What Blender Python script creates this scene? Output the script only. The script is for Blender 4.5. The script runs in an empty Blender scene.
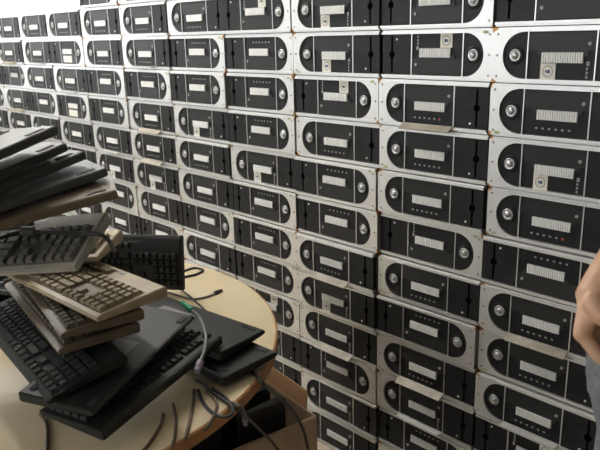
import bpy, bmesh, math, random
from mathutils import Vector, Matrix, Euler
random.seed(7)
S = bpy.context.scene
C = S.collection
PI = math.pi

# ------------------------------------------------------------------ camera
W, H = 0.36, 0.13146                       # pitch of the stacked computers
CAM = Vector((0.55264, -1.52057, 1.44431))
RT = Vector((0.68802, 0.72526, -0.02491))
DN = Vector((0.18223, -0.20589, -0.96146))
FW = Vector((-0.70244, 0.65696, -0.27382))
F = 675.04
cam_d = bpy.data.cameras.new('camera'); cam = bpy.data.objects.new('camera', cam_d); C.objects.link(cam)
M = Matrix((RT, -DN, -FW)).transposed().to_4x4(); M.translation = CAM
cam.matrix_world = M
cam_d.sensor_width = 36; cam_d.lens = F / 600 * 36; cam_d.clip_start = 0.05
cam_d.dof.use_dof = True; cam_d.dof.focus_distance = 1.75; cam_d.dof.aperture_fstop = 9.0
S.camera = cam

# ------------------------------------------------------------------ light
S.view_settings.view_transform = 'Standard'; S.view_settings.look = 'None'
S.view_settings.gamma = 1; S.view_settings.use_curve_mapping = False
S.view_settings.exposure = 0.33
wd = bpy.data.worlds.new('sky'); S.world = wd; wd.use_nodes = True
wd.node_tree.nodes['Background'].inputs[0].default_value = (0.93, 0.97, 1.0, 1)
wd.node_tree.nodes['Background'].inputs[1].default_value = 3.2
def portal(loc, rot, sx, sy):
    l = bpy.data.lights.new('window_portal', 'AREA'); l.shape = 'RECTANGLE'; l.size = sx; l.size_y = sy
    l.cycles.is_portal = True
    o = bpy.data.objects.new('window_portal', l); C.objects.link(o); o.location = loc; o.rotation_euler = rot
TUBE = 135.0                                 # emission of the fluorescent tubes

# ------------------------------------------------------------------ helpers
def ray(x, y): return RT * ((x - 300) / F) + DN * ((y - 225) / F) + FW
def at(x, y, d): return CAM + ray(x, y) * d
def onz(x, y, z): r = ray(x, y); return CAM + r * ((z - CAM.z) / r.z)

MATS = {}
def mat(name, col, rough=0.5, metal=0.0, spec=0.5, noise=None, bump=None, emit=None, coat=0.0):
    if name in MATS: return MATS[name]
    m = bpy.data.materials.new(name); m.use_nodes = True; nt = m.node_tree; b = nt.nodes['Principled BSDF']
    b.inputs['Base Color'].default_value = (*col, 1); b.inputs['Roughness'].default_value = rough
    b.inputs['Metallic'].default_value = metal; b.inputs['Specular IOR Level'].default_value = spec
    b.inputs['Coat Weight'].default_value = coat
    if emit: b.inputs['Emission Color'].default_value = (*emit[0], 1); b.inputs['Emission Strength'].default_value = emit[1]
    tc = nt.nodes.new('ShaderNodeTexCoord')
    if noise:
        col2, scale, lo, hi = noise
        n = nt.nodes.new('ShaderNodeTexNoise'); n.inputs['Scale'].default_value = scale; n.inputs['Detail'].default_value = 6
        nt.links.new(tc.outputs['Object'], n.inputs['Vector'])
        r = nt.nodes.new('ShaderNodeValToRGB'); r.color_ramp.elements[0].position = lo; r.color_ramp.elements[1].position = hi
        r.color_ramp.elements[0].color = (*col, 1); r.color_ramp.elements[1].color = (*col2, 1)
        nt.links.new(n.outputs['Fac'], r.inputs['Fac']); nt.links.new(r.outputs['Color'], b.inputs['Base Color'])
    if bump:
        n2 = nt.nodes.new('ShaderNodeTexNoise'); n2.inputs['Scale'].default_value = bump[0]; n2.inputs['Detail'].default_value = 4
        nt.links.new(tc.outputs['Object'], n2.inputs['Vector'])
        bp = nt.nodes.new('ShaderNodeBump'); bp.inputs['Strength'].default_value = bump[1]; bp.inputs['Distance'].default_value = 0.002
        nt.links.new(n2.outputs['Fac'], bp.inputs['Height']); nt.links.new(bp.outputs['Normal'], b.inputs['Normal'])
    MATS[name] = m
    return m

def new_bm(): return bmesh.new()
def bm_box(bm, x0, x1, y0, y1, z0, z1):
    v = [bm.verts.new(p) for p in ((x0,y0,z0),(x1,y0,z0),(x1,y1,z0),(x0,y1,z0),(x0,y0,z1),(x1,y0,z1),(x1,y1,z1),(x0,y1,z1))]
    for f in ((0,3,2,1),(4,5,6,7),(0,1,5,4),(1,2,6,5),(2,3,7,6),(3,0,4,7)): bm.faces.new([v[i] for i in f])
    return v
def bm_prism(bm, pts, y0, y1, axis='y'):
    """polygon in (x,z) extruded from y0 (front) to y1; axis x: polygon in (y,z) extruded along x"""
    def P(p, t): return (p[0], t, p[1]) if axis == 'y' else ((t, p[0], p[1]) if axis == 'x' else (p[0], p[1], t))
    a = [bm.verts.new(P(p, y0)) for p in pts]; b = [bm.verts.new(P(p, y1)) for p in pts]
    n = len(pts); fs = [bm.faces.new(a), bm.faces.new(b[::-1])]
    for i in range(n): fs.append(bm.faces.new((a[i], b[i], b[(i+1) % n], a[(i+1) % n])))
    bmesh.ops.recalc_face_normals(bm, faces=fs)
def bm_disc(bm, cx, cz, r, y0, y1, n=24, r1=None):
    r1 = r if r1 is None else r1
    a = [bm.verts.new((cx + r*math.cos(2*PI*i/n), y1, cz + r*math.sin(2*PI*i/n))) for i in range(n)]
    b = [bm.verts.new((cx + r1*math.cos(2*PI*i/n), y0, cz + r1*math.sin(2*PI*i/n))) for i in range(n)]
    fs = [bm.faces.new(b), bm.faces.new(a[::-1])]
    for i in range(n): fs.append(bm.faces.new((a[i], a[(i+1) % n], b[(i+1) % n], b[i])))
    bmesh.ops.recalc_face_normals(bm, faces=fs)
def mesh_of(name, bm, m, bevel=0, smooth=False, tri=False):
    if bevel: bmesh.ops.bevel(bm, geom=[e for e in bm.edges if e.is_manifold and e.calc_face_angle(0) > 0.5], offset=bevel, segments=2, affect='EDGES', clamp_overlap=True)
    if tri: bmesh.ops.triangulate(bm, faces=[f for f in bm.faces if len(f.verts) > 4], ngon_method='EAR_CLIP')
    me = bpy.data.meshes.new(name); bm.to_mesh(me); bm.free(); me.materials.append(m)
    if smooth:
        for p in me.polygons: p.use_smooth = True
    return me
def add(name, me, parent=None, loc=None, rot=None):
    o = bpy.data.objects.new(name, me); C.objects.link(o)
    if parent: o.parent = parent
    if loc is not None: o.location = loc
    if rot is not None: o.rotation_euler = rot
    return o
def tag(o, label, cat, group=None):
    o['label'] = label; o['category'] = cat
    if group: o['group'] = group
    return o
def struct(name, me, parent=None):
    o = add(name, me, parent)
    if not parent: o['kind'] = 'structure'
    return o
def spline(pts, n=10):
    pts = [Vector(p) for p in pts]; q = [2*pts[0]-pts[1]] + pts + [2*pts[-1]-pts[-2]]; out = []
    for i in range(1, len(q)-2):
        p0, p1, p2, p3 = q[i-1:i+3]
        for k in range(n):
            t = k / n
            out.append(0.5*((2*p1) + (p2-p0)*t + (2*p0-5*p1+4*p2-p3)*t*t + (3*p1-p0-3*p2+p3)*t**3))
    out.append(pts[-1]); return out
def bm_tube(bm, pts, r, n=8):
    rings = []; up = Vector((0.13, 0.21, 0.97))
    for i, p in enumerate(pts):
        d = (pts[min(i+1, len(pts)-1)] - pts[max(i-1, 0)]).normalized()
        a = d.cross(up)
        a = a.normalized() if a.length > 1e-3 else d.cross(Vector((1, 0, 0))).normalized()
        b = d.cross(a); rr = r[i] if isinstance(r, (list, tuple)) else r
        rings.append([bm.verts.new(p + a*rr*math.cos(2*PI*k/n) + b*rr*math.sin(2*PI*k/n)) for k in range(n)])
        up = -b
    for A, B in zip(rings, rings[1:]):
        for k in range(n): bm.faces.new((A[k], A[(k+1) % n], B[(k+1) % n], B[k]))
    bm.faces.new(rings[0][::-1]); bm.faces.new(rings[-1])

# ------------------------------------------------------------------ room
m_wall = mat('wall_paint', (0.42, 0.40, 0.36), 0.8, noise=((0.37, 0.35, 0.31), 3, 0.4, 0.7))
m_ceil = mat('ceiling_paint', (0.75, 0.74, 0.70), 0.9)
m_floor = mat('floor_tile', (0.55, 0.47, 0.36), 0.35, noise=((0.47, 0.40, 0.30), 6, 0.35, 0.7))
m_grout = mat('floor_grout', (0.25, 0.22, 0.18), 0.9)
m_frame = mat('window_frame_paint', (0.8, 0.8, 0.78), 0.4)
X0, X1, Y0, Y1, ZC = -5.4, 2.6, -3.8, 0.44, 2.55
def boxmesh(name, m, *b):
    bm = new_bm(); bm_box(bm, *b); return mesh_of(name, bm, m)
floor = struct('floor', boxmesh('floor', m_grout, X0, X1, Y0, Y1, -0.12, -0.003))
t_me = boxmesh('floor_tile', m_floor, -0.1985, 0.1985, -0.1985, 0.1985, -0.01, 0.0)
for i in range(20):
    for j in range(10):
        x, y = X0 + 0.2 + 0.4*i, Y0 + 0.25 + 0.4*j
        add('floor_tile', t_me, floor, (x, y, 0))
struct('ceiling', boxmesh('ceiling', m_ceil, X0, X1, Y0, Y1, ZC, ZC + 0.1))
def wall_with_hole(name, m, along, a0, a1, h0, h1, c0, c1, z0=-0.12, z1=ZC + 0.1):
    """wall slab between c0..c1 across; running a0..a1 along 'x' or 'y'; hole h0=(lo,hi) along, h1=(zlo,zhi)"""
    bm = new_bm()
    def b(p, q, zl, zh):
        if q - p < 1e-4 or zh - zl < 1e-4: return
        bm_box(bm, p, q, c0, c1, zl, zh) if along == 'x' else bm_box(bm, c0, c1, p, q, zl, zh)
    if h0:
        b(a0, h0[0], z0, z1); b(h0[1], a1, z0, z1); b(h0[0], h0[1], z0, h1[0]); b(h0[0], h0[1], h1[1], z1)
    else: b(a0, a1, z0, z1)
    return struct(name, mesh_of(name, bm, m))
WB = (-5.25, -2.7); WBZ = (1.15, 2.5)         # window in the back wall above the low end of the stacks
WF = (-4.8, 0.4); WFZ = (1.0, 2.4)            # window band in the wall behind the photographer
WL = (-2.7, -0.7); WLZ = (0.95, 2.4)         # unseen window added in the end wall, mirrored by the far computer fronts
wall_with_hole('wall_back', m_wall, 'x', X0 - 0.12, X1 + 0.12, WB, WBZ, Y1, Y1 + 0.12)
wall_with_hole('wall_left', m_wall, 'y', Y0, Y1, WL, WLZ, X0 - 0.12, X0)
wall_with_hole('wall_right', m_wall, 'y', Y0, Y1, None, None, X1, X1 + 0.12)
wall_with_hole('wall_front', m_wall, 'x', X0 - 0.12, X1 + 0.12, WF, WFZ, Y0 - 0.12, Y0)
m_glass = bpy.data.materials.new('window_glass'); m_glass.use_nodes = True
nt = m_glass.node_tree; nt.nodes.clear()
o_ = nt.nodes.new('ShaderNodeOutputMaterial'); mx = nt.nodes.new('ShaderNodeMixShader'); tr = nt.nodes.new('ShaderNodeBsdfTransparent'); gl = nt.nodes.new('ShaderNodeBsdfGlossy')
gl.inputs['Roughness'].default_value = 0.02; mx.inputs[0].default_value = 0.06
nt.links.new(tr.outputs[0], mx.inputs[1]); nt.links.new(gl.outputs[0], mx.inputs[2]); nt.links.new(mx.outputs[0], o_.inputs[0])
def window(name, along, a, z, c, n):
    def bx(bm, p, q, zl, zh, d):
        bm_box(bm, p, q, c - d, c + d, zl, zh) if along == 'x' else bm_box(bm, c - d, c + d, p, q, zl, zh)
    bm = new_bm(); t = 0.05
    bx(bm, a[0], a[1], z[0], z[0]+t, .03); bx(bm, a[0], a[1], z[1]-t, z[1], .03)
    bx(bm, a[0], a[0]+t, z[0]+t, z[1]-t, .03); bx(bm, a[1]-t, a[1], z[0]+t, z[1]-t, .03)
    w = struct(name, mesh_of('window_frame', bm, m_frame))
    st = (a[1]-a[0]-2*t) / n
    for i in range(n):
        p = a[0]+t+st*i
        if i:
            bm = new_bm(); bx(bm, p-.02, p+.02, z[0]+t, z[1]-t, .025); add('mullion', mesh_of('mullion', bm, m_frame), w)
        bm = new_bm(); bx(bm, p+(.02 if i else 0), p+st-(.02 if i < n-1 else 0), z[0]+t, z[1]-t, .003); add('pane', mesh_of('pane', bm, m_glass), w)
window('window_1', 'x', WB, WBZ, Y1 + 0.06, 4)
window('added_window', 'y', WL, WLZ, X0 - 0.06, 3)
window('window_3', 'x', WF, WFZ, Y0 - 0.06, 6)
portal((sum(WF)/2, Y0 - 0.13, sum(WFZ)/2), (PI/2, 0, 0), WF[1]-WF[0], WFZ[1]-WFZ[0])
portal((sum(WB)/2, Y1 + 0.13, sum(WBZ)/2), (-PI/2, 0, 0), WB[1]-WB[0], WBZ[1]-WBZ[0])
portal((X0 - 0.13, sum(WL)/2, sum(WLZ)/2), (0, -PI/2, 0), WLZ[1]-WLZ[0], WL[1]-WL[0])

# ceiling lamps: fluorescent battens
m_tube = mat('tube_light', (1, 1, 1), 0.5, emit=((1.0, 0.97, 0.92), TUBE))
m_white_metal = mat('lamp_housing', (0.8, 0.8, 0.8), 0.4)
def batten(x, y, label):
    t = tag(add('ceiling_lamp', None, None, (x, y, ZC)), label, 'ceiling lamp', 'fluorescent ceiling lamps')
    bm = new_bm(); bm_prism(bm, [(-.05, 0), (.05, 0), (.035, -.05), (-.035, -.05)], -.62, .62, axis='x'); add('housing', mesh_of('housing', bm, m_white_metal), t)
    bm = new_bm(); bm_tube(bm, [Vector((-.58, 0, -.085)), Vector((.58, 0, -.085))], .016, 12); add('tube', mesh_of('tube', bm, m_tube, smooth=True), t)
    for s in (-1, 1):
        bm = new_bm(); bm_box(bm, s*.6-.02, s*.6+.02, -.018, .018, -.11, -.05); add('lamp_holder', mesh_of('lamp_holder', bm, m_white_metal), t)
batten(-1.75, -0.5, 'fluorescent batten lamp on the ceiling above the round table')
batten(-3.3, -0.5, 'fluorescent batten lamp on the ceiling beyond the round table')

# ------------------------------------------------------------------ stacked computers
def silver_material():
    m = bpy.data.materials.new('silver_bezel'); m.use_nodes = True; nt = m.node_tree; b = nt.nodes['Principled BSDF']
    b.inputs['Roughness'].default_value = 0.42; b.inputs['Metallic'].default_value = 0.8
    tc = nt.nodes.new('ShaderNodeTexCoord'); oi = nt.nodes.new('ShaderNodeObjectInfo')
    off = nt.nodes.new('ShaderNodeVectorMath'); off.operation = 'MULTIPLY_ADD'
    nt.links.new(oi.outputs['Random'], off.inputs[0]); off.inputs[1].default_value = (9, 5, 7); nt.links.new(tc.outputs['Object'], off.inputs[2])
    def corner(x, z):
        d = nt.nodes.new('ShaderNodeVectorMath'); d.operation = 'DISTANCE'; nt.links.new(tc.outputs['Object'], d.inputs[0]); d.inputs[1].default_value = (x, 0, z); return d
    d1, d2 = corner(-W/2, 0), corner(-W/2, H)
    mn = nt.nodes.new('ShaderNodeMath'); mn.operation = 'MINIMUM'; nt.links.new(d1.outputs['Value'], mn.inputs[0]); nt.links.new(d2.outputs['Value'], mn.inputs[1])
    n = nt.nodes.new('ShaderNodeTexNoise'); n.inputs['Scale'].default_value = 70; n.inputs['Detail'].default_value = 5; nt.links.new(off.outputs[0], n.inputs['Vector'])
    m1 = nt.nodes.new('ShaderNodeMapRange'); m1.inputs['From Min'].default_value = 0.004; m1.inputs['From Max'].default_value = 0.028; m1.inputs['To Min'].default_value = 0.38; m1.inputs['To Max'].default_value = -0.35
    nt.links.new(mn.outputs[0], m1.inputs['Value'])
    ad = nt.nodes.new('ShaderNodeMath'); ad.operation = 'ADD'; nt.links.new(n.outputs['Fac'], ad.inputs[0]); nt.links.new(m1.outputs[0], ad.inputs[1])
    r = nt.nodes.new('ShaderNodeValToRGB'); r.color_ramp.elements[0].position = 0.60; r.color_ramp.elements[1].position = 0.70
    r.color_ramp.elements[0].color = (0, 0, 0, 1); nt.links.new(ad.outputs[0], r.inputs['Fac'])
    n2 = nt.nodes.new('ShaderNodeTexNoise'); n2.inputs['Scale'].default_value = 18; n2.inputs['Detail'].default_value = 6; nt.links.new(off.outputs[0], n2.inputs['Vector'])
    base = nt.nodes.new('ShaderNodeMix'); base.data_type = 'RGBA'; base.inputs[6].default_value = (0.74, 0.74, 0.735, 1); base.inputs[7].default_value = (0.60, 0.595, 0.58, 1); nt.links.new(n2.outputs['Fac'], base.inputs[0])
    mix = nt.nodes.new('ShaderNodeMix'); mix.data_type = 'RGBA'; nt.links.new(r.outputs['Color'], mix.inputs[0]); nt.links.new(base.outputs[2], mix.inputs[6]); mix.inputs[7].default_value = (0.36, 0.17, 0.05, 1)
    nt.links.new(mix.outputs[2], b.inputs['Base Color'])
    return m
m_silver = silver_material()
m_trim = mat('silver_trim', (0.7, 0.7, 0.7), 0.34, 0.8)
m_body = mat('grey_sheet_metal', (0.22, 0.22, 0.21), 0.5, 0.5, noise=((0.14, 0.14, 0.13), 12, 0.4, 0.7))
m_black = mat('black_plastic', (0.010, 0.0105, 0.012), 0.45, spec=0.2, noise=((0.018, 0.018, 0.018), 25, 0.4, 0.7))
m_gloss = mat('smoked_cover', (0.024, 0.025, 0.025), 0.38, spec=0.22)
m_deep = mat('slot_black', (0.002, 0.002, 0.002), 0.9, spec=0.0)
m_vent = mat('pale_ribs', (0.78, 0.78, 0.76), 0.5)
m_ventb = mat('rib_gap', (0.36, 0.36, 0.36), 0.6)
m_chrome = mat('button_metal', (0.42, 0.42, 0.42), 0.28, 0.8)
m_dot = mat('printed_grey', (0.30, 0.29, 0.28), 0.6)
m_red = mat('red_indicator', (0.5, 0.03, 0.02), 0.4)
m_led = mat('white_plug', (0.75, 0.75, 0.72), 0.4)
m_stick = mat('sticker_paper', (0.70, 0.68, 0.60), 0.7)
m_ring = mat('sticker_ring', (0.38, 0.37, 0.33), 0.7)
m_blue = mat('sticker_blue', (0.03, 0.07, 0.16), 0.6)
m_flap = mat('flap_tan', (0.31, 0.28, 0.22), 0.5, noise=((0.23, 0.205, 0.155), 30, 0.4, 0.7))
m_tag = mat('tag_olive', (0.42, 0.42, 0.26), 0.7)
m_screw = mat('screw_steel', (0.35, 0.34, 0.32), 0.35, 0.8)

BW, BH = W - 0.007, H - 0.0012
xl, xr = -BW/2, BW/2
def fx(f): return xl + f * BW
rim = 0.085 * BH
zi0, zi1 = rim, BH - rim
rad = (zi1 - zi0) / 2; zc = BH / 2; xa = fx(0.075) + rad
arc = [(xa - rad*math.cos(t), zc + rad*math.sin(t)) for t in [(-PI/2 + PI*i/20) for i in range(21)]]   # bottom to top
D1x, D2x, DW = fx(0.252), fx(0.712), 0.0026
PM = {}
bm = new_bm(); bm_box(bm, xl + .001, xr - .001, 0.012, 0.365, 0.0, BH); PM['body'] = mesh_of('computer_body', bm, m_body, 0.0015)
bm = new_bm()
bm_prism(bm, [(xr, BH-.0006), (xl, BH-.0006), (xl, .0006), (xr, .0006), (xr, zi0)] + arc + [(xr, zi1)], -0.006, 0.0125)
bmesh.ops.bevel(bm, geom=[e for e in bm.edges if all(v.co.y < -.003 for v in e.verts) and (all(v.co.z > BH-.001 for v in e.verts) or all(v.co.z < .001 for v in e.verts))], offset=.0045, segments=2, affect='EDGES')
PM['bezel'] = mesh_of('bezel', bm, m_silver, tri=True)
g = 0.0006
sc = (rad - g) / rad
dpts = [(D1x - DW/2, zi0 + g)] + [(xa + (x - xa)*sc, zc + (z - zc)*sc) for x, z in arc] + [(D1x - DW/2, zi1 - g)]
bm = new_bm(); bm_prism(bm, dpts, -0.001, 0.0123); PM['button_panel'] = mesh_of('button_panel', bm, m_black, tri=True)
bx_, bz_ = fx(0.165), zc
bm = new_bm(); n = 28
prof = [(0.0215, -0.001), (0.0215, -0.0025), (0.0165, -0.0035), (0.0155, -0.001)]
def lathe(bm, prof, n, cx, cz, close=True):
    rings = [[bm.verts.new((cx + r*math.cos(2*PI*i/n), y, cz + r*math.sin(2*PI*i/n))) for i in range(n)] for r, y in prof]
    fs = []
    for A, B in zip(rings, rings[1:]):
        for i in range(n): fs.append(bm.faces.new((A[i], A[(i+1) % n], B[(i+1) % n], B[i])))
    if close: fs.append(bm.faces.new(rings[-1])); fs.append(bm.faces.new(rings[0]))
    bmesh.ops.recalc_face_normals(bm, faces=fs)
lathe(bm, prof, n, bx_, bz_); PM['button_surround'] = mesh_of('button_surround', bm, m_black, smooth=True)
bm = new_bm(); lathe(bm, [(0.0150, 0.0), (0.0150, -0.004), (0.0125, -0.0055), (0.0100, -0.0030), (0.0088, -0.0030), (0.0075, -0.0058), (0.004, -0.0075), (0.0008, -0.008)], n, bx_, bz_)
PM['power_button'] = mesh_of('power_button', bm, m_chrome, smooth=True)
for nm, x in (('divider', D1x), ('divider2', D2x)):
    bm = new_bm(); bm_box(bm, x - DW/2, x + DW/2, -0.0025, 0.0123, zi0, zi1); PM[nm] = mesh_of('divider', bm, m_trim)
a, b_ = D1x + DW/2, D2x - DW/2
bm = new_bm(); bm_box(bm, a, b_, 0.001, 0.0123, zi0 + g, zi1 - g); PM['drive_panel'] = mesh_of('drive_panel', bm, m_black)
bm = new_bm(); zt = 0.585*BH                                        # upper bay cover with a lower notch around the ribs
bm_prism(bm, [(a+.001, zi1-.003), (a+.001, zt), (fx(.315), zt), (fx(.325), zt-.012), (fx(.658), zt-.012), (fx(.668), zt), (b_-.001, zt), (b_-.001, zi1-.003)], -0.0015, 0.0011)
PM['bay_cover'] = mesh_of('bay_cover', bm, m_gloss, 0.0006, tri=True)
bm = new_bm(); vx0, vx1, vz0, vz1 = fx(.355), fx(.635), .372*BH, .558*BH
bm_box(bm, vx0, vx1, -0.0024, 0.0, vz0, vz1); PM['vent_back'] = mesh_of('vent_recess', bm, m_ventb)
bm = new_bm(); nr = 17; st = (vx1 - vx0) / nr
for i in range(nr): bm_box(bm, vx0 + st*(i+.12), vx0 + st*(i+.80), -0.0055, -0.0023, vz0 + .001, vz1 - .001)
PM['vent_ribs'] = mesh_of('vent_ribs', bm, m_vent)
bm = new_bm()
for i in range(6):
    x = fx(.352 + .046*i); bm_box(bm, x - .0028, x + .0028, 0.0, 0.0013, .20*BH, .20*BH + .0045)
PM['indicator_row'] = mesh_of('indicator_row', bm, m_dot)
bm = new_bm(); x = fx(.352 + .046*5); bm_disc(bm, x, .20*BH+.002, .003, -0.0008, 0.001, 10); PM['red_indicator'] = mesh_of('red_indicator', bm, m_red)
bm = new_bm(); bm_disc(bm, fx(.668), .70*BH, .0042, -0.004, -0.0014, 14); PM['eject_button'] = mesh_of('eject_button', bm, m_dot)
bm = new_bm(); bm_box(bm, D2x + DW/2, xr - .0005, -0.001, 0.0123, zi0 + g, zi1 - g); PM['lock_panel'] = mesh_of('lock_panel', bm, m_black)
bm = new_bm(); sx = fx(.905)
bm_box(bm, sx - .0028, sx + .0028, -0.0016, -0.0009, zi0 + .006, zi1 - .006); bm_disc(bm, sx, zc, .0095, -0.0018, -0.0008, 18)
PM['lock_slot'] = mesh_of('lock_slot', bm, m_deep)
bm = new_bm(); bm_disc(bm, fx(.855), .19*BH, .0028, -0.003, -0.0008, 10); PM['plug'] = mesh_of('plug', bm, m_led)
bm = new_bm()
for z in (.12, .5, .88): bm_disc(bm, fx(.032), z*BH, .0033, -0.0078, -0.0058, 10, .0024)
PM['screws'] = mesh_of('screws', bm, m_screw)
bm = new_bm(); bm_box(bm, fx(.045), fx(.085), -.0066, -.0059, .05*BH, .105*BH); PM['tag'] = mesh_of('olive_tag', bm, m_tag)
sq = 0.0368; s0x, s0z = fx(.348), .366*BH - sq
bm = new_bm(); bm_box(bm, s0x, s0x + sq, -.0004, 0.0011, s0z, s0z + sq); PM['sticker'] = mesh_of('sticker', bm, m_stick)
bm = new_bm(); lathe(bm, [(.0135, -.0003), (.0135, -.0008), (.0105, -.0008), (.0105, -.0003)], 24, s0x+sq/2, s0z+sq/2, False); PM['sticker_ring'] = mesh_of('sticker_ring', bm, m_ring)
bm = new_bm(); bm_box(bm, s0x+sq/2-.001, s0x+sq/2+.0055, -.0009, -.0003, s0z+sq/2-.004, s0z+sq/2+.004); bm_box(bm, s0x+sq/2-.006, s0x+sq/2-.002, -.0009, -.0003, s0z+sq/2-.003, s0z+sq/2+.003); PM['sticker_mark'] = mesh_of('sticker_mark', bm, m_blue)
bm = new_bm()                                                       # small upright printed logo
for k in range(4):
    z = (.12 + .07*k)*BH; bm_box(bm, fx(.652), fx(.652) + (.007 if k == 3 else .0045), .0002, .0012, z, z + (.0095 if k == 3 else .006))
PM['logo'] = mesh_of('printed_logo', bm, m_dot)
bm = new_bm(); fl = 0.030                                           # lowered flap, hinged at the lower rim
c30, s30 = math.cos(0.45), math.sin(0.45)
def fp(u, v): return (v*s30, u*c30)
x0_, x1_ = a - .002, b_ + .002
bm_prism(bm, [(-.004, .011), (-.004 - .022, -.003), (-.004 - .0235, -.0005), (-.0045, .0135)], x0_, x1_, axis='x')
PM['flap'] = mesh_of('flap', bm, m_flap, .0005)
bm = new_bm(); bm_box(bm, a+.002, b_-.002, -.024, -.003, rim*.55, rim*.55+.006); PM['tray'] = mesh_of('disc_tray', bm, mat('tray_grey', (0.5, 0.5, 0.48), .5), .001)
bm = new_bm(); bm_box(bm, fx(.38), fx(.64), -.0032, -.0012, .62*BH, .86*BH); PM['paper'] = mesh_of('paper_label', bm, m_stick)

# orientation map, one string per stack from the person's end; rows top to bottom.
# N upright, U upside down; s sticker, d indicator row, f lowered flap, t open tray, p paper label, r red indicator
ROWS = [
 ['U ', 'Ns', 'Nd', 'Ns', 'Ndr', 'Ud', 'Ndf', 'Nd', 'Ndt', 'Us', 'Nd', 'Ud'],
 ['U ', 'Us', 'Ndrf', 'Nd', 'Nd', 'U ', 'Nd', 'Ud', 'Ndf', 'Nt', 'Ud', 'Nd'],
 ['Ns', 'Ns', 'Us', 'Nd', 'Ud', 'Ud', 'Ndf', 'Ns', 'Nf', 'U ', 'N ', 'N '],
 ['Us', 'Ud', 'Ud', 'Ud', 'Ns', 'Ud', 'Ud', 'Ud', 'Us', 'N ', 'N ', 'Nd'],
 ['N ', 'Ud', 'Ud', 'Ns', 'Nd', 'Nd', 'Ud', 'Nt', 'Nd', 'Ud', 'N ', 'Nd'],
 ['N ', 'Nt', 'Ud', 'Nf', 'Nf', 'Ns', 'N ', 'Ud', 'Nd', 'N ', 'Ud', 'Nd'],
 ['N ', 'N ', 'U ', 'Ud', 'Nt', 'Ns', 'U ', 'Nd', 'N ', 'Ud', 'Nd', 'N '],
 ['N ', 'Up', 'Nt', 'Up', 'N ', 'Nd', 'Ud', 'N ', 'Nd', 'N ', 'Nd', 'Ud'],
 ['N ', 'Nt', 'N ', 'Ud', 'Nt', 'N ', 'Nd', 'Ud', 'N ', 'Nd', 'N ', 'Nd'],
 ['N ', 'Nf', 'Ud', 'Nf', 'N ', 'Ud', 'Nd', 'N ', 'Nd', 'Ud', 'Nd', 'N '],
 ['Nd', 'N ', 'N ', 'Ud', 'Nd', 'N ', 'Ud', 'Nd', 'N ', 'Nd', 'N ', 'Nd'],
]
# small sideways slips of single boxes (metres), read from the joints
SLIP = {(1,1):.003,(2,4):-.0035,(2,5):.0035,(2,6):-.0035,(1,2):-.003,(1,4):-.003,(3,3):.003,(2,0):.003,(3,1):.0035,(0,5):-.003,(4,0):.003,(5,0):-.003}
ORD = ['', 'first', 'second', 'third', 'fourth', 'fifth', 'sixth', 'seventh', 'eighth', 'ninth', 'tenth', 'eleventh', 'twelfth', 'thirteenth', 'fourteenth']
def computer(k, i, code):
    up = code[0] == 'N'
    what = []
    if 's' in code: what.append('with square sticker')
    elif 'f' in code: what.append('with lowered flap')
    elif 'p' in code: what.append('with white paper label')
    elif 't' in code: what.append('with open tray')
    lab = ('silver-framed black computer ' if up else 'upside-down silver-framed black computer ') + ''.join(what)
    lab = lab.strip() + ', ' + ORD[12 - i] + ' from floor, ' + ORD[k + 1] + ' stack from person'
    z = (11 - i) * H
    x = -(k + 0.5) * W + SLIP.get((k, i), random.uniform(-.0022, .0022))
    y = random.uniform(-.005, .005) - (0.004 if random.random() < .2 else 0)
    if (k, i) in ((2, 6), (2, 7)): y -= .010
    r = tag(add('desktop_computer', None, None, (x, y, z), (0, 0, math.radians(random.uniform(-.35, .35)))), lab, 'computer', 'computers stacked along the wall')
    def part(nm, key, par=None):
        o = add(nm, PM[key], par or r)
        if par is None and not up: o.location = (0, 0, BH); o.rotation_euler = (0, PI, 0)
        return o
    part('body', 'body'); bz = part('bezel', 'bezel')
    bp = part('button_panel', 'button_panel'); part('power_button', 'power_button', bp); part('button_surround', 'button_surround', bp)
    part('divider', 'divider'); part('divider', 'divider2')
    dp = part('drive_panel', 'drive_panel'); part('bay_cover', 'bay_cover', dp); v = part('vent_recess', 'vent_back', dp)
    vr = part('vent_ribs', 'vent_ribs'); vr['kind'] = 'stuff'
    lp = part('lock_panel', 'lock_panel'); part('lock_slot', 'lock_slot', lp)
    part('plug', 'plug', lp)
    if k < 6:
        s = part('screws', 'screws', bz); s['kind'] = 'stuff'
        part('eject_button', 'eject_button', dp)
        if (k*7 + i*3) % 5 < 3: part('olive_tag', 'tag', bz)
    if 'd' in code or (code[1:] in ('', ' ', 'f', 't') and k > 2):
        s = part('indicator_row', 'indicator_row', dp); s['kind'] = 'stuff'
        if 'r' in code: part('red_indicator', 'red_indicator', dp)
    if 's' in code:
        s = part('sticker', 'sticker'); part('sticker_ring', 'sticker_ring', s); part('sticker_mark', 'sticker_mark', s); part('printed_logo', 'logo', dp)
    elif k < 4 and 'd' not in code: part('printed_logo', 'logo', dp)
    if 'f' in code: part('flap', 'flap')
    if 't' in code: part('disc_tray', 'tray')
    if 'p' in code: part('paper_label', 'paper')
for k, col in enumerate(ROWS):
    for i, code in enumerate(col): computer(k, i, code)
    if k < 7: computer(k, -1, 'Nd' if k % 2 else 'Ud')

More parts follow.
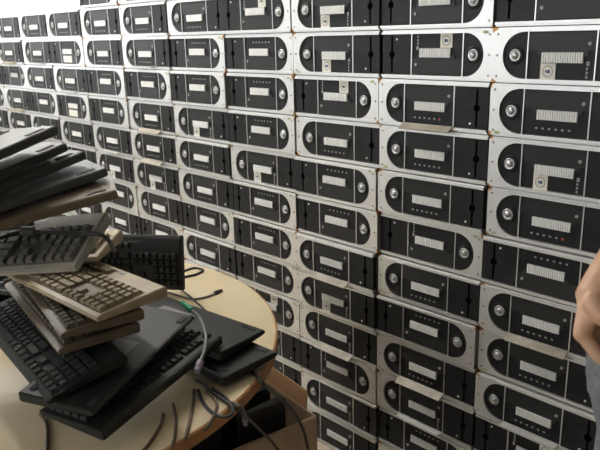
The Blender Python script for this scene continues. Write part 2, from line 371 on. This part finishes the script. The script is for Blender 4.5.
# ------------------------------------------------------------------ round table
TZ, TR, TC = 0.74, 0.663, Vector((-1.045, -1.022, 0))
m_top = mat('table_laminate', (0.66, 0.55, 0.36), 0.35, noise=((0.60, 0.49, 0.31), 5, 0.35, 0.7))
m_edge = mat('table_edge_band', (0.42, 0.20, 0.07), 0.45, noise=((0.33, 0.15, 0.05), 20, 0.4, 0.7))
m_steel = mat('dark_steel', (0.05, 0.05, 0.05), 0.4, 0.6)
tb = tag(add('round_table', None, None, TC), 'round beige table with orange-brown edge under the keyboard heap', 'table')
def zlathe(prof, m, n=96, bev=0):
    bm = new_bm(); rings = [[bm.verts.new((r*math.cos(2*PI*i/n), r*math.sin(2*PI*i/n), z)) for i in range(n)] for r, z in prof]; fs = []
    for A, B in zip(rings, rings[1:]):
        for i in range(n): fs.append(bm.faces.new((A[i], A[(i+1) % n], B[(i+1) % n], B[i])))
    fs += [bm.faces.new(rings[0]), bm.faces.new(rings[-1])]; bmesh.ops.recalc_face_normals(bm, faces=fs)
    return mesh_of('lathe', bm, m)
add('tabletop', zlathe([(TR-.002, TZ-.028), (TR-.002, TZ-.0005), (TR-.003, TZ)], m_top), tb)
add('edge_band', zlathe([(TR, TZ-.03), (TR+.003, TZ-.027), (TR+.003, TZ-.003), (TR, TZ-.0008)], m_edge), tb)
add('column', zlathe([(.04, .03), (.04, TZ-.04)], m_steel, 24), tb)
add('mounting_plate', zlathe([(.18, TZ-.04), (.18, TZ-.0285)], m_steel, 32), tb)
add('base', zlathe([(.22, 0), (.22, .012), (.05, .035)], m_steel, 40), tb)

# ------------------------------------------------------------------ keyboards
KL, KD, KT = 0.45, 0.155, 0.028
KCOL = {
 'black': ((0.013, 0.013, 0.012), (0.016, 0.016, 0.015)),
 'grey': ((0.30, 0.28, 0.235), (0.13, 0.125, 0.11)),
 'brown': ((0.105, 0.08, 0.05), (0.07, 0.055, 0.035)),
 'charcoal': ((0.06, 0.062, 0.06), (0.03, 0.03, 0.03)),
 'taupe': ((0.30, 0.24, 0.155), (0.20, 0.16, 0.10)),
}
def keymats(c):
    a, b = KCOL[c]
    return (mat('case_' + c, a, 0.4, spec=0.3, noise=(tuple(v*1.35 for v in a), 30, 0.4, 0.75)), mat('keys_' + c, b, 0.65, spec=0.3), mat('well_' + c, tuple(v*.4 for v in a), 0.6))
def slope(y): return .0145 + (y + KD/2) / (KD - .03) * .0115 if y < KD/2 - .03 else .026
U = 0.0190
def key_layout():
    ks = []; xm = -KL/2 + .012; y0 = -KD/2 + .014
    rows = [[1.25,1.25,1.25,6.25,1.25,1.25,1.25,1.25], [2.25]+[1]*10+[2.75], [1.75]+[1]*11+[2.25], [1.5]+[1]*12+[1.5], [1]*13+[2]]
    for r, row in enumerate(rows):
        x = xm
        for w in row: ks.append((x, y0 + U*r, w)); x += w*U
    x = xm
    for gi, (g0, cnt) in enumerate(((0, 1), (2, 4), (6.5, 4), (11, 4))):
        for c in range(cnt): ks.append((xm + (g0 + c)*U, y0 + U*5.45, 1))
    nx = xm + 15.25*U
    for r in (3, 4):
        for c in range(3): ks.append((nx + c*U, y0 + U*r, 1))
    for c in range(3): ks.append((nx + c*U, y0, 1))
    ks.append((nx + U, y0 + U, 1))
    px_ = nx + 3.25*U
    for r in range(5):
        for c in range(4): ks.append((px_ + c*U, y0 + U*r, 1))
    return ks
KEYS = key_layout(); KME = {}
def key_mesh(w, cname):
    if (w, cname) in KME: return KME[(w, cname)]
    bm = new_bm(); g = .0008; ww = w*U; h = .0085; t = .0028
    v = [bm.verts.new(p) for p in ((g,g,0),(ww-g,g,0),(ww-g,U-g,0),(g,U-g,0),(g+t,g+t*.6,h),(ww-g-t,g+t*.6,h),(ww-g-t,U-g-t*1.2,h),(g+t,U-g-t*1.2,h))]
    for f in ((4,5,6,7),(0,1,5,4),(1,2,6,5),(2,3,7,6),(3,0,4,7)): bm.faces.new([v[i] for i in f])
    KME[(w, cname)] = mesh_of('key', bm, keymats(cname)[1]); return KME[(w, cname)]
KP = {}
def kb_parts(c):
    if c in KP: return KP[c]
    mc, mk, mw = keymats(c); d = {}
    bm = new_bm(); bm_prism(bm, [(-KD/2, .003), (-KD/2+.004, 0), (KD/2-.002, 0), (KD/2, .004), (KD/2, .023), (KD/2-.006, .0275), (KD/2-.028, .026), (-KD/2+.012, .0150), (-KD/2, .0115)], -KL/2, KL/2, axis='x')
    d['case'] = mesh_of('keyboard_case', bm, mc, .002)
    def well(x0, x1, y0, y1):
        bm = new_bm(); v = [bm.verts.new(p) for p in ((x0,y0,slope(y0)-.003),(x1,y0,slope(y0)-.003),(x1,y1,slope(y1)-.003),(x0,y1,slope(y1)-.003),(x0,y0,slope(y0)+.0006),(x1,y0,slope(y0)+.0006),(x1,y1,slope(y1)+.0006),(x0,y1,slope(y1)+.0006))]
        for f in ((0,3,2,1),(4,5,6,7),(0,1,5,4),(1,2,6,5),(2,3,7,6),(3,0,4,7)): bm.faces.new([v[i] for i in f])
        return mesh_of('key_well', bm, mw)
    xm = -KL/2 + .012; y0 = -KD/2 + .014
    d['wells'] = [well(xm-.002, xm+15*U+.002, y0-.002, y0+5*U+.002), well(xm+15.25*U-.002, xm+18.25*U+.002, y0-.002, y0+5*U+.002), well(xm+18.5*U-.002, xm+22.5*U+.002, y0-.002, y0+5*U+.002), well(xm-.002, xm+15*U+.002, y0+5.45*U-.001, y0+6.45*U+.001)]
    bm = new_bm()
    for (x, y, w) in KEYS:
        g = .0008; t = .0028; z0 = slope(y) + .0004; z1 = slope(y+U) + .0004; h = .0085; ww = w*U
        v = [bm.verts.new(p) for p in ((x+g,y+g,z0),(x+ww-g,y+g,z0),(x+ww-g,y+U-g,z1),(x+g,y+U-g,z1),(x+g+t,y+g+t*.6,z0+h),(x+ww-g-t,y+g+t*.6,z0+h),(x+ww-g-t,y+U-g-t*1.2,z1+h),(x+g+t,y+U-g-t*1.2,z1+h))]
        for f in ((4,5,6,7),(0,1,5,4),(1,2,6,5),(2,3,7,6),(3,0,4,7)): bm.faces.new([v[i] for i in f])
    d['allkeys'] = mesh_of('keys', bm, mk)
    bm = new_bm(); bm_box(bm, .02, .10, KD/2-.020, KD/2-.012, .0255, .0270); d['led'] = mesh_of('indicator_window', bm, mat('indicator_smoke', (.05, .05, .05), .2))
    fm = mat('rubber', (.012, .012, .012), .8); d['feet'] = []
    for x in (-.19, .19):
        for y in (-.062, .058):
            bm = new_bm(); bm_box(bm, x-.018, x+.018, y-.006, y+.006, -.0018, .001); d['feet'].append(mesh_of('rubber_foot', bm, fm))
    bm = new_bm(); bm_box(bm, -.05, .05, -.03, .02, -.0006, .001); d['label'] = mesh_of('rating_label', bm, mat('rating_label', (.16, .16, .15), .5))
    KP[c] = d; return d
def keyboard(loc, rot, c, label, single=False, under=False, group='loose keyboards heaped on the round table', sx=1.0, sz=1.0):
    d = kb_parts(c)
    r = tag(add('keyboard', None, None, loc, [math.radians(v) for v in rot]), label, 'keyboard', group)
    r.scale = (sx, 1, sz)
    add('case', d['case'], r)
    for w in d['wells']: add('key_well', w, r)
    add('indicator_window', d['led'], r)
    if single:
        for (x, y, w) in KEYS:
            s = math.atan2(slope(y+U) - slope(y), U)
            add('key', key_mesh(w, c), r, (x, y, slope(y) + .0004), (s, 0, 0))
    else:
        k = add('keys', d['allkeys'], r); k['kind'] = 'stuff'
    if under:
        for f in d['feet']: add('rubber_foot', f, r)
        add('rating_label', d['label'], r)
    return r
K = keyboard
def pose(loc, rot): return Matrix.Translation(loc) @ Euler([math.radians(v) for v in rot]).to_matrix().to_4x4()
def onk(x, y, m, h):                                  # where a pixel's ray meets a keyboard's local plane z = h
    n = m.to_3x3() @ Vector((0, 0, 1)); p = m @ Vector((0, 0, h)); r = ray(x, y)
    return CAM + r * ((p - CAM).dot(n) / r.dot(n))
# low layer, towards the person and the stacks
K((-.694, -.728, .7715), (180, 0, 3.2), 'black', 'upside-down black keyboard flat on the table nearest the stacked computers', under=True, sz=.85)
K((-.749, -.732, .8075), (177.5, 3, 11.6), 'black', 'upside-down black keyboard resting crookedly on another upside-down one near table edge', under=True, sz=.8)
P6 = ((-.550, -.936, .799), (-4.6, 4, 288.4)); PE = ((-.576, -.967, .859), (175.5, 4.1, 296.5)); P1 = ((-.772, -1.099, 1.045), (19.8, -6.9, 32.7))
K(*P6, 'black', 'short black keyboard with one key column showing beside the green plug', True, sx=.8, sz=.75)
K(*PE, 'black', 'short smooth-backed black keyboard lying face down over the one beside green plug', under=True, sx=.8, sz=.75)
K((-.716, -1.046, .864), (11.6, 1.8, 355.6), 'black', 'dark keyboard at the foot of the heap with its corner towards open table', True, sz=.65)
K((-.758, -.978, .897), (.6, -1.1, 351), 'brown', 'dusty taupe keyboard, lower of the two under the beige one', sz=.8)
K((-.748, -.963, .927), (0, -1, 348.5), 'brown', 'dusty taupe keyboard sandwiched directly under the beige keyboard', sz=.8)
K((-.739, -.964, .957), (.8, .1, 3.5), 'taupe', 'beige keyboard with dark key gaps jutting out mid heap', True, sz=.82)
K((-1.174, -.650, .824), (80.3, -2, 31.7), 'black', 'black keyboard standing on its long edge behind the heap, keys showing', True)
K((-.912, -1.016, .990), (-.2, -2.9, 41), 'taupe', 'brownish keyboard poking out under the grey keyboard', under=True)
K(*P1, 'grey', 'grey keyboard with dark keys sloping forward, cable laid across it', True)
# filling of the heap
K((-1.17, -1.00, .7765), (180, 0, 70), 'black', 'black keyboard flat on the table buried under the heap')
K((-1.18, -.98, .779), (0, 0, 20), 'black', 'buried black keyboard crossing the bottom of the heap')
K((-1.20, -.98, .815), (0, 0, 100), 'black', 'buried black keyboard lying crosswise in mid heap')
K((-1.24, -1.02, .850), (0, 0, 30), 'black', 'buried black keyboard near the far side of the heap')
K((-1.24, -1.00, .900), (0, -3, 60), 'black', 'black keyboard under the fanned ones on the far side')
# fanned top
K((-.703, -1.117, 1.143), (183, -10.8, 64.5), 'brown', 'upturned keyboard with brownish underside, lowest of the fanned top ones', under=True, sz=.65)
K((-.725, -1.132, 1.164), (180, -11.4, 80.9), 'charcoal', 'upturned black keyboard with shining edge, second lowest of the fan', under=True, sz=.65)
K((-.738, -1.160, 1.186), (178, -11.7, 94.8), 'charcoal', 'upturned black keyboard in the middle of the fanned top', under=True, sz=.65)
K((-.724, -1.194, 1.205), (178, -11.6, 101.6), 'charcoal', 'upturned black keyboard just under the topmost of the heap', under=True, sz=.65)
K((-.682, -1.225, 1.233), (174, -13.6, 101), 'charcoal', 'topmost upturned black keyboard of the heap with pointed tip', under=True, sz=.65)

# ------------------------------------------------------------------ cables
m_cab = mat('cable_black', (0.02, 0.02, 0.02), 0.45)
m_cabg = mat('cable_grey', (0.16, 0.15, 0.13), 0.5)
m_cabb = mat('cable_brown', (0.10, 0.065, 0.04), 0.5)
m_green = mat('plug_green', (0.02, 0.30, 0.16), 0.4)
m_purple = mat('plug_purple', (0.16, 0.13, 0.18), 0.45)
m_plug = mat('plug_black', (0.03, 0.025, 0.025), 0.4)
def cable(pts, r, m, label, plugs=(), group='loose cables'):
    P = spline(pts); base = P[0].copy()
    t = tag(add('cable', None, None, base), label, 'cable', group)
    bm = new_bm(); bm_tube(bm, [p - base for p in P], r); add('cord', mesh_of('cord', bm, m, smooth=True), t)
    for nm, end, ln, pr, pm in plugs:
        p = P[0] if end == 0 else P[-1]; q = P[2] if end == 0 else P[-3]
        d = (p - q).normalized(); bm = new_bm()
        bm_tube(bm, [p - base - d*.006, p - base - d*.004, p - base + d*ln*.45, p - base + d*ln*.5, p - base + d*ln], [pr*.6, pr, pr, pr*.75, pr*.75], 12)
        add(nm, mesh_of(nm, bm, pm, smooth=False), t)
    return t
def tz(*q, z=TZ + .0035): return [onz(x, y, z) for x, y in q]
cable(tz((168, 292), (180, 296), (192, 299), (206, 297), (216, 293)), .0032, m_cabg, 'grey cable lying on the table ending in a dark plug', [('plug', 1, .022, .007, m_plug)])
cable(tz((178, 288), (184, 292), (195, 301), (206, 311), z=TZ+.009), .0028, m_cab, 'thin black cable crossing the grey cable on the table')
cable(tz((176, 282), (185, 277), (197, 274), (203, 270), (194, 268), (184, 271)), .0035, m_cab, 'black cable loop on the table beside the standing keyboard')
MK6 = pose(*P6)
cable([onk(x, y, MK6, h) for x, y, h in ((190, 309, .046), (199, 317, .040), (204, 328, .036), (206, 340, .034), (204, 352, .034), (200, 363, .034))], .0034, mat('cable_silver', (.15, .15, .145), .45), 'pale grey cable with green and purplish plugs draped over tipped keyboard', [('green_plug', 0, .030, .0065, m_green), ('purple_plug', 1, .030, .0075, m_purple)])
cable(tz((196, 380), (205, 386), (218, 396), (231, 405)) + [onz(243, 414, TZ-.02), onz(256, 426, .62), onz(270, 440, .50), onz(280, 452, .44)], .0036, m_cab, 'black cable running off the table edge towards the carton')
cable(tz((198, 390), (203, 402), (213, 413), (226, 417), (233, 411), (226, 398), (212, 388)), .0036, m_cab, 'black cable loop on the table near its edge')
cable([onz(238, 362, TZ+.03)] + tz((251, 371), (258, 378)) + [onz(265, 386, TZ-.01), onz(280, 398, .62), onz(295, 414, .50), onz(304, 432, .42), onz(308, 449, .36)], .0040, m_cab, 'black cable hanging from the table edge into the carton')
cable([onz(232, 402, TZ+.004), onz(240, 406, TZ+.001), onz(244, 411, TZ-.03), onz(245, 418, TZ-.06)], .0030, m_cabg, 'short grey cable end dangling over the table edge', [('plug', 1, .035, .0065, m_purple)])
cable(tz((163, 414), (161, 424), (153, 438), (141, 453), (120, 470)), .0035, m_cabb, 'brown cable on the table nearest the foot of the heap')
cable(tz((173, 404), (176, 418), (175, 436), (172, 447)), .0032, m_cabb, 'brown cable on the table beside the one nearest the heap')
cable(tz((194, 390), (193, 405), (189, 424), (185, 440)), .0035, m_cabb, 'brown cable on the table leading straight to its orange edge')
cable(tz((206, 391), (214, 398), (217, 407), (211, 422), (205, 430)), .0032, m_cabb, 'brown cable curving on the table inside the black loop')
cable(tz((40, 414), (46, 424), (47, 440), (46, 460)), .0035, m_cabb, 'brown cable coming out from under the dark keyboard corner')
M1 = pose(*P1)
cable([onk(x, y, M1, .040) for x, y in ((-20, 243), (0, 238), (14, 233), (28, 231), (50, 232), (78, 234), (98, 234))] + [onk(108, 240, M1, .02), onk(114, 250, M1, -.03)], .0042, m_cab, 'black cable across the grey keyboard')
ft = tag(add('ferrite_bead', None, None, onk(28, 231, M1, .040)), 'small grey ferrite bead on the cable across the grey keyboard', 'cable bead')
bm = new_bm(); bm_tube(bm, [Vector((-.010, -.0105, 0)), Vector((-.008, -.0084, 0)), Vector((.008, .0084, 0)), Vector((.010, .0105, 0))], [.005, .009, .009, .005], 14); add('bead', mesh_of('bead', bm, m_cabg), ft)

# ------------------------------------------------------------------ carton with keyboards
m_card = mat('cardboard', (0.40, 0.29, 0.18), 0.85, noise=((0.34, 0.24, 0.14), 14, 0.4, 0.7), bump=(60, .15))
m_cardin = mat('cardboard_inside', (0.36, 0.20, 0.09), 0.85)
ct = tag(add('cardboard_box', None, None, (-.90, -.545, 0), (0, 0, math.radians(-8))), 'open brown cardboard carton on the floor under the table edge', 'box')
bw, bd, bh, th = .21, .235, .40, .006
for nm, bb in (('bottom', (-bw, bw, -bd, bd, 0, .006)), ('side_panel', (bw-th, bw, -bd, bd, .006, bh)), ('side_panel', (-bw, -bw+th, -bd, bd, .006, bh)), ('back_panel', (-bw+th, bw-th, bd-th, bd, .006, bh)), ('front_panel', (-bw+th, bw-th, -bd, -bd+th, .006, bh))):
    add(nm, boxmesh(nm, m_card, *bb), ct)
bm = new_bm(); bm_prism(bm, [(-bw+.01, 0), (bw-.045, 0), (bw-.05, .055), (-bw+.03, .055)], -.002, .002); add('back_flap', mesh_of('back_flap', bm, m_cardin), ct, (0, bd-.003, bh), (math.radians(-8), 0, 0))
bm = new_bm(); bm_prism(bm, [(-bd+.01, 0), (bd-.008, 0), (bd-.02, -.10), (-bd+.02, -.10)], -.002, .002, axis='x'); add('side_flap', mesh_of('side_flap', bm, m_card), ct, (bw+.003, 0, bh), (0, math.radians(-12), 0))
mc = Matrix.Translation((-.90, -.545, 0)) @ Matrix.Rotation(math.radians(-8), 4, 'Z')
for j in range(5):
    for y in (-.12, .085):
        p = mc @ Vector((-.145 + .075*j, y, .235))
        K(p, (0, -90 + 1.5*(j - 2), -8), 'black', 'black keyboard on end in the carton, ' + ORD[5 - j] + ' from its tan outer side, ' + ('stack-side row' if y > 0 else 'pedestal-side row'), group='black keyboards inside the carton')

# ------------------------------------------------------------------ person
sdir = ray(668, 300); sdir.z = 0; sdir.normalize()      # the person's right, away from the photographer
fdir = Vector((-sdir.y, sdir.x, 0))                     # facing across towards the table
def capsules(segs, voxel, m, name, smooth=6):
    bm = new_bm()
    def ball(p, r):
        bmesh.ops.create_icosphere(bm, subdivisions=2, radius=r, matrix=Matrix.Translation(p))
    for p, q, r0, r1 in segs:
        p, q = Vector(p), Vector(q); ball(p, r0); ball(q, r1)
        d = q - p; L = d.length
        if L < 1e-4: continue
        z = d.normalized(); a = z.orthogonal().normalized(); b = z.cross(a); n = 14
        A = [bm.verts.new(p + (a*math.cos(2*PI*i/n) + b*math.sin(2*PI*i/n))*r0) for i in range(n)]
        B = [bm.verts.new(q + (a*math.cos(2*PI*i/n) + b*math.sin(2*PI*i/n))*r1) for i in range(n)]
        fs = [bm.faces.new(A[::-1]), bm.faces.new(B)]
        for i in range(n): fs.append(bm.faces.new((A[i], A[(i+1) % n], B[(i+1) % n], B[i])))
    me = mesh_of(name, bm, m); tmp = bpy.data.objects.new('tmp', me); C.objects.link(tmp)
    r = tmp.modifiers.new('r', 'REMESH'); r.mode = 'VOXEL'; r.voxel_size = voxel; r.use_smooth_shade = True
    if smooth: s = tmp.modifiers.new('s', 'SMOOTH'); s.iterations = smooth; s.factor = 0.5
    dg = bpy.context.evaluated_depsgraph_get(); out = bpy.data.meshes.new_from_object(tmp.evaluated_get(dg))
    bpy.data.objects.remove(tmp); out.materials.clear(); out.materials.append(m); out.name = name
    for p in out.polygons: p.use_smooth = True
    return out
m_skin = mat('skin', (0.62, 0.38, 0.25), 0.45, noise=((0.54, 0.30, 0.19), 40, 0.35, 0.7), bump=(220, .12))
m_shirt = mat('dark_shirt', (0.04, 0.045, 0.06), 0.9, bump=(300, .3))
m_jean = mat('grey_denim', (0.15, 0.16, 0.17), 0.95, noise=((0.10, 0.105, 0.115), 120, 0.35, 0.65), bump=(400, .4))
m_hair = mat('hair', (0.012, 0.010, 0.009), 0.6)
m_shoe = mat('shoe', (0.03, 0.03, 0.03), 0.5)
nearthigh = at(664, 372, .92); nearknee_ = at(650, 440, .92)
B0 = Vector((nearthigh.x, nearthigh.y, 0)) + sdir*.095 - fdir*.015
def bp_(f, s, z): return B0 + fdir*f + sdir*s + Vector((0, 0, z))
legs = []
for s in (-1, 1):
    hip = bp_(.0, .095*s, .93); kn = bp_(.035, .095*s, .50); an = bp_(-.02, .095*s, .09)
    legs.append((hip, kn, an))
wr = at(596, 296, .875); el = at(668, 212, .955); shn = bp_(-.075, -.19, 1.43)
elf = bp_(-.10, .24, 1.15); wrf = bp_(.0, .20, .92); shf = bp_(-.075, .19, 1.43)
torso = [(bp_(-.01, -.07, .95), bp_(-.01, .07, .95), .115, .115), (bp_(-.01, 0, .95), bp_(-.03, 0, 1.12), .125, .125),
         (bp_(-.04, -.06, 1.12), bp_(-.06, -.08, 1.36), .10, .105), (bp_(-.04, .06, 1.12), bp_(-.06, .08, 1.36), .10, .105), (bp_(-.07, -.12, 1.41), bp_(-.07, .12, 1.41), .07, .07)]
neck = [(bp_(-.06, 0, 1.42), bp_(-.035, 0, 1.56), .058, .055)]
head = [(bp_(-.035, 0, 1.66), bp_(-.02, 0, 1.68), .088, .088), (bp_(.02, 0, 1.60), bp_(.03, 0, 1.59), .055, .045), (bp_(.065, 0, 1.66), bp_(.085, 0, 1.635), .010, .014),
        (bp_(-.02, -.085, 1.645), bp_(-.025, -.088, 1.675), .014, .017), (bp_(-.02, .085, 1.645), bp_(-.025, .088, 1.675), .014, .017), (bp_(.062, -.02, 1.598), bp_(.062, .02, 1.598), .009, .009)]
def hand(wrist, kn, fingers, thumb):
    s = []
    for k in kn: s.append((wrist, k, .021, .0115))
    for a_, b_ in zip(kn, kn[1:]): s.append((a_, b_, .0105, .0105))
    for ch, r in fingers:
        for j in range(len(ch)-1): s.append((ch[j], ch[j+1], r*(1-.10*j), r*(1-.10*(j+1))))
    for j in range(len(thumb)-1): s.append((thumb[j], thumb[j+1], .0135*(1-.1*j), .0135*(1-.1*(j+1))))
    return s
kn = [at(582, 334, .858), at(591, 341, .878), at(602, 343, .898), at(612, 343, .916)]
fing = [([kn[0], at(599, 357, .850), at(618, 371, .856), at(632, 376, .864)], .0095),
        ([kn[1], at(611, 364, .876), at(631, 376, .882), at(646, 378, .887)], .0090),
        ([kn[2], at(624, 365, .902), at(643, 373, .908), at(656, 373, .912)], .0086),
        ([kn[3], at(632, 359, .926), at(646, 364, .932), at(655, 364, .936)], .0078)]
thumb = [at(592, 303, .852), at(603, 317, .838), at(617, 329, .838), at(629, 339, .844)]
handn = hand(wr, kn, fing, thumb)
knf = [wrf + fdir*.055 + sdir*(-.03 + .02*j) + Vector((0, 0, -.06)) for j in range(4)]
handf = hand(wrf, knf, [([k_, k_ + Vector((0, 0, -.04)) + fdir*.005, k_ + Vector((0, 0, -.062)) - fdir*.012, k_ + Vector((0, 0, -.07)) - fdir*.03], .0105) for k_ in knf],
             [wrf + sdir*-.02, wrf + fdir*.02 - sdir*.045 + Vector((0, 0, -.03)), wrf + fdir*.02 - sdir*.05 + Vector((0, 0, -.065))])
mid = el.lerp(wr, .35)
arms = [(shn, el, .052, .042), (el, mid, .042, .043), (mid, wr, .043, .026), (shf, elf, .052, .042), (elf, wrf, .042, .028)]
legseg = []
for hip, kne, an in legs:
    legseg += [(hip, kne, .078, .052), (kne, kne.lerp(an, .3), .052, .054), (kne.lerp(an, .3), an, .054, .036), (an, an + fdir*.12 + Vector((0, 0, -.05)), .036, .03)]
pr = tag(add('person', None, None, (B0.x, B0.y, 0)), 'person in grey jeans with bare forearm standing beside the stacked computers', 'person')
def pmesh(nm, me, par=pr):
    o = add(nm, me, par); o.location = (-B0.x, -B0.y, 0) if par is pr else (0, 0, 0); return o
body = pmesh('body', capsules(torso + neck + head + arms + handn + handf + legseg, .003, m_skin, 'body', 2))
tr_s = [(bp_(-.01, -.07, .96), bp_(-.01, .07, .96), .128, .128)]
for hip, kne, an in legs: tr_s += [(hip, kne, .090, .066), (kne, kne.lerp(an, .35), .066, .066), (kne.lerp(an, .35), an + Vector((0, 0, .0)), .066, .056)]
pmesh('trousers', capsules(tr_s, .008, m_jean, 'trousers', 3))
sh_s = [(p, q, a_ + .012, b2 + .012) for p, q, a_, b2 in torso[1:]] + [(bp_(-.01, -.06, 1.02), bp_(-.01, .06, 1.02), .128, .128), (shn, shn.lerp(el, .62), .066, .062), (shf, shf.lerp(elf, .62), .066, .062)]
pmesh('shirt', capsules(sh_s, .008, m_shirt, 'shirt', 3))
pmesh('hair', capsules([(bp_(-.045, 0, 1.70), bp_(-.02, 0, 1.715), .088, .080), (bp_(-.07, 0, 1.64), bp_(-.06, 0, 1.70), .075, .085)], .006, m_hair, 'hair', 3))
for sgn in (-.032, .032):
    pmesh('eye', capsules([(bp_(.058, sgn, 1.665), bp_(.0585, sgn, 1.665), .0115, .0115)], .003, mat('eye_white', (.7, .7, .68), .3), 'eye', 0))
for hip, kne, an in legs:
    b0 = an + Vector((0, 0, -an.z + .045))
    pmesh('shoe', capsules([(b0 - fdir*.04, b0 + fdir*.10, .045, .044), (b0 + fdir*.10, b0 + fdir*.17 - Vector((0, 0, .008)), .044, .036)], .006, m_shoe, 'shoe', 2))
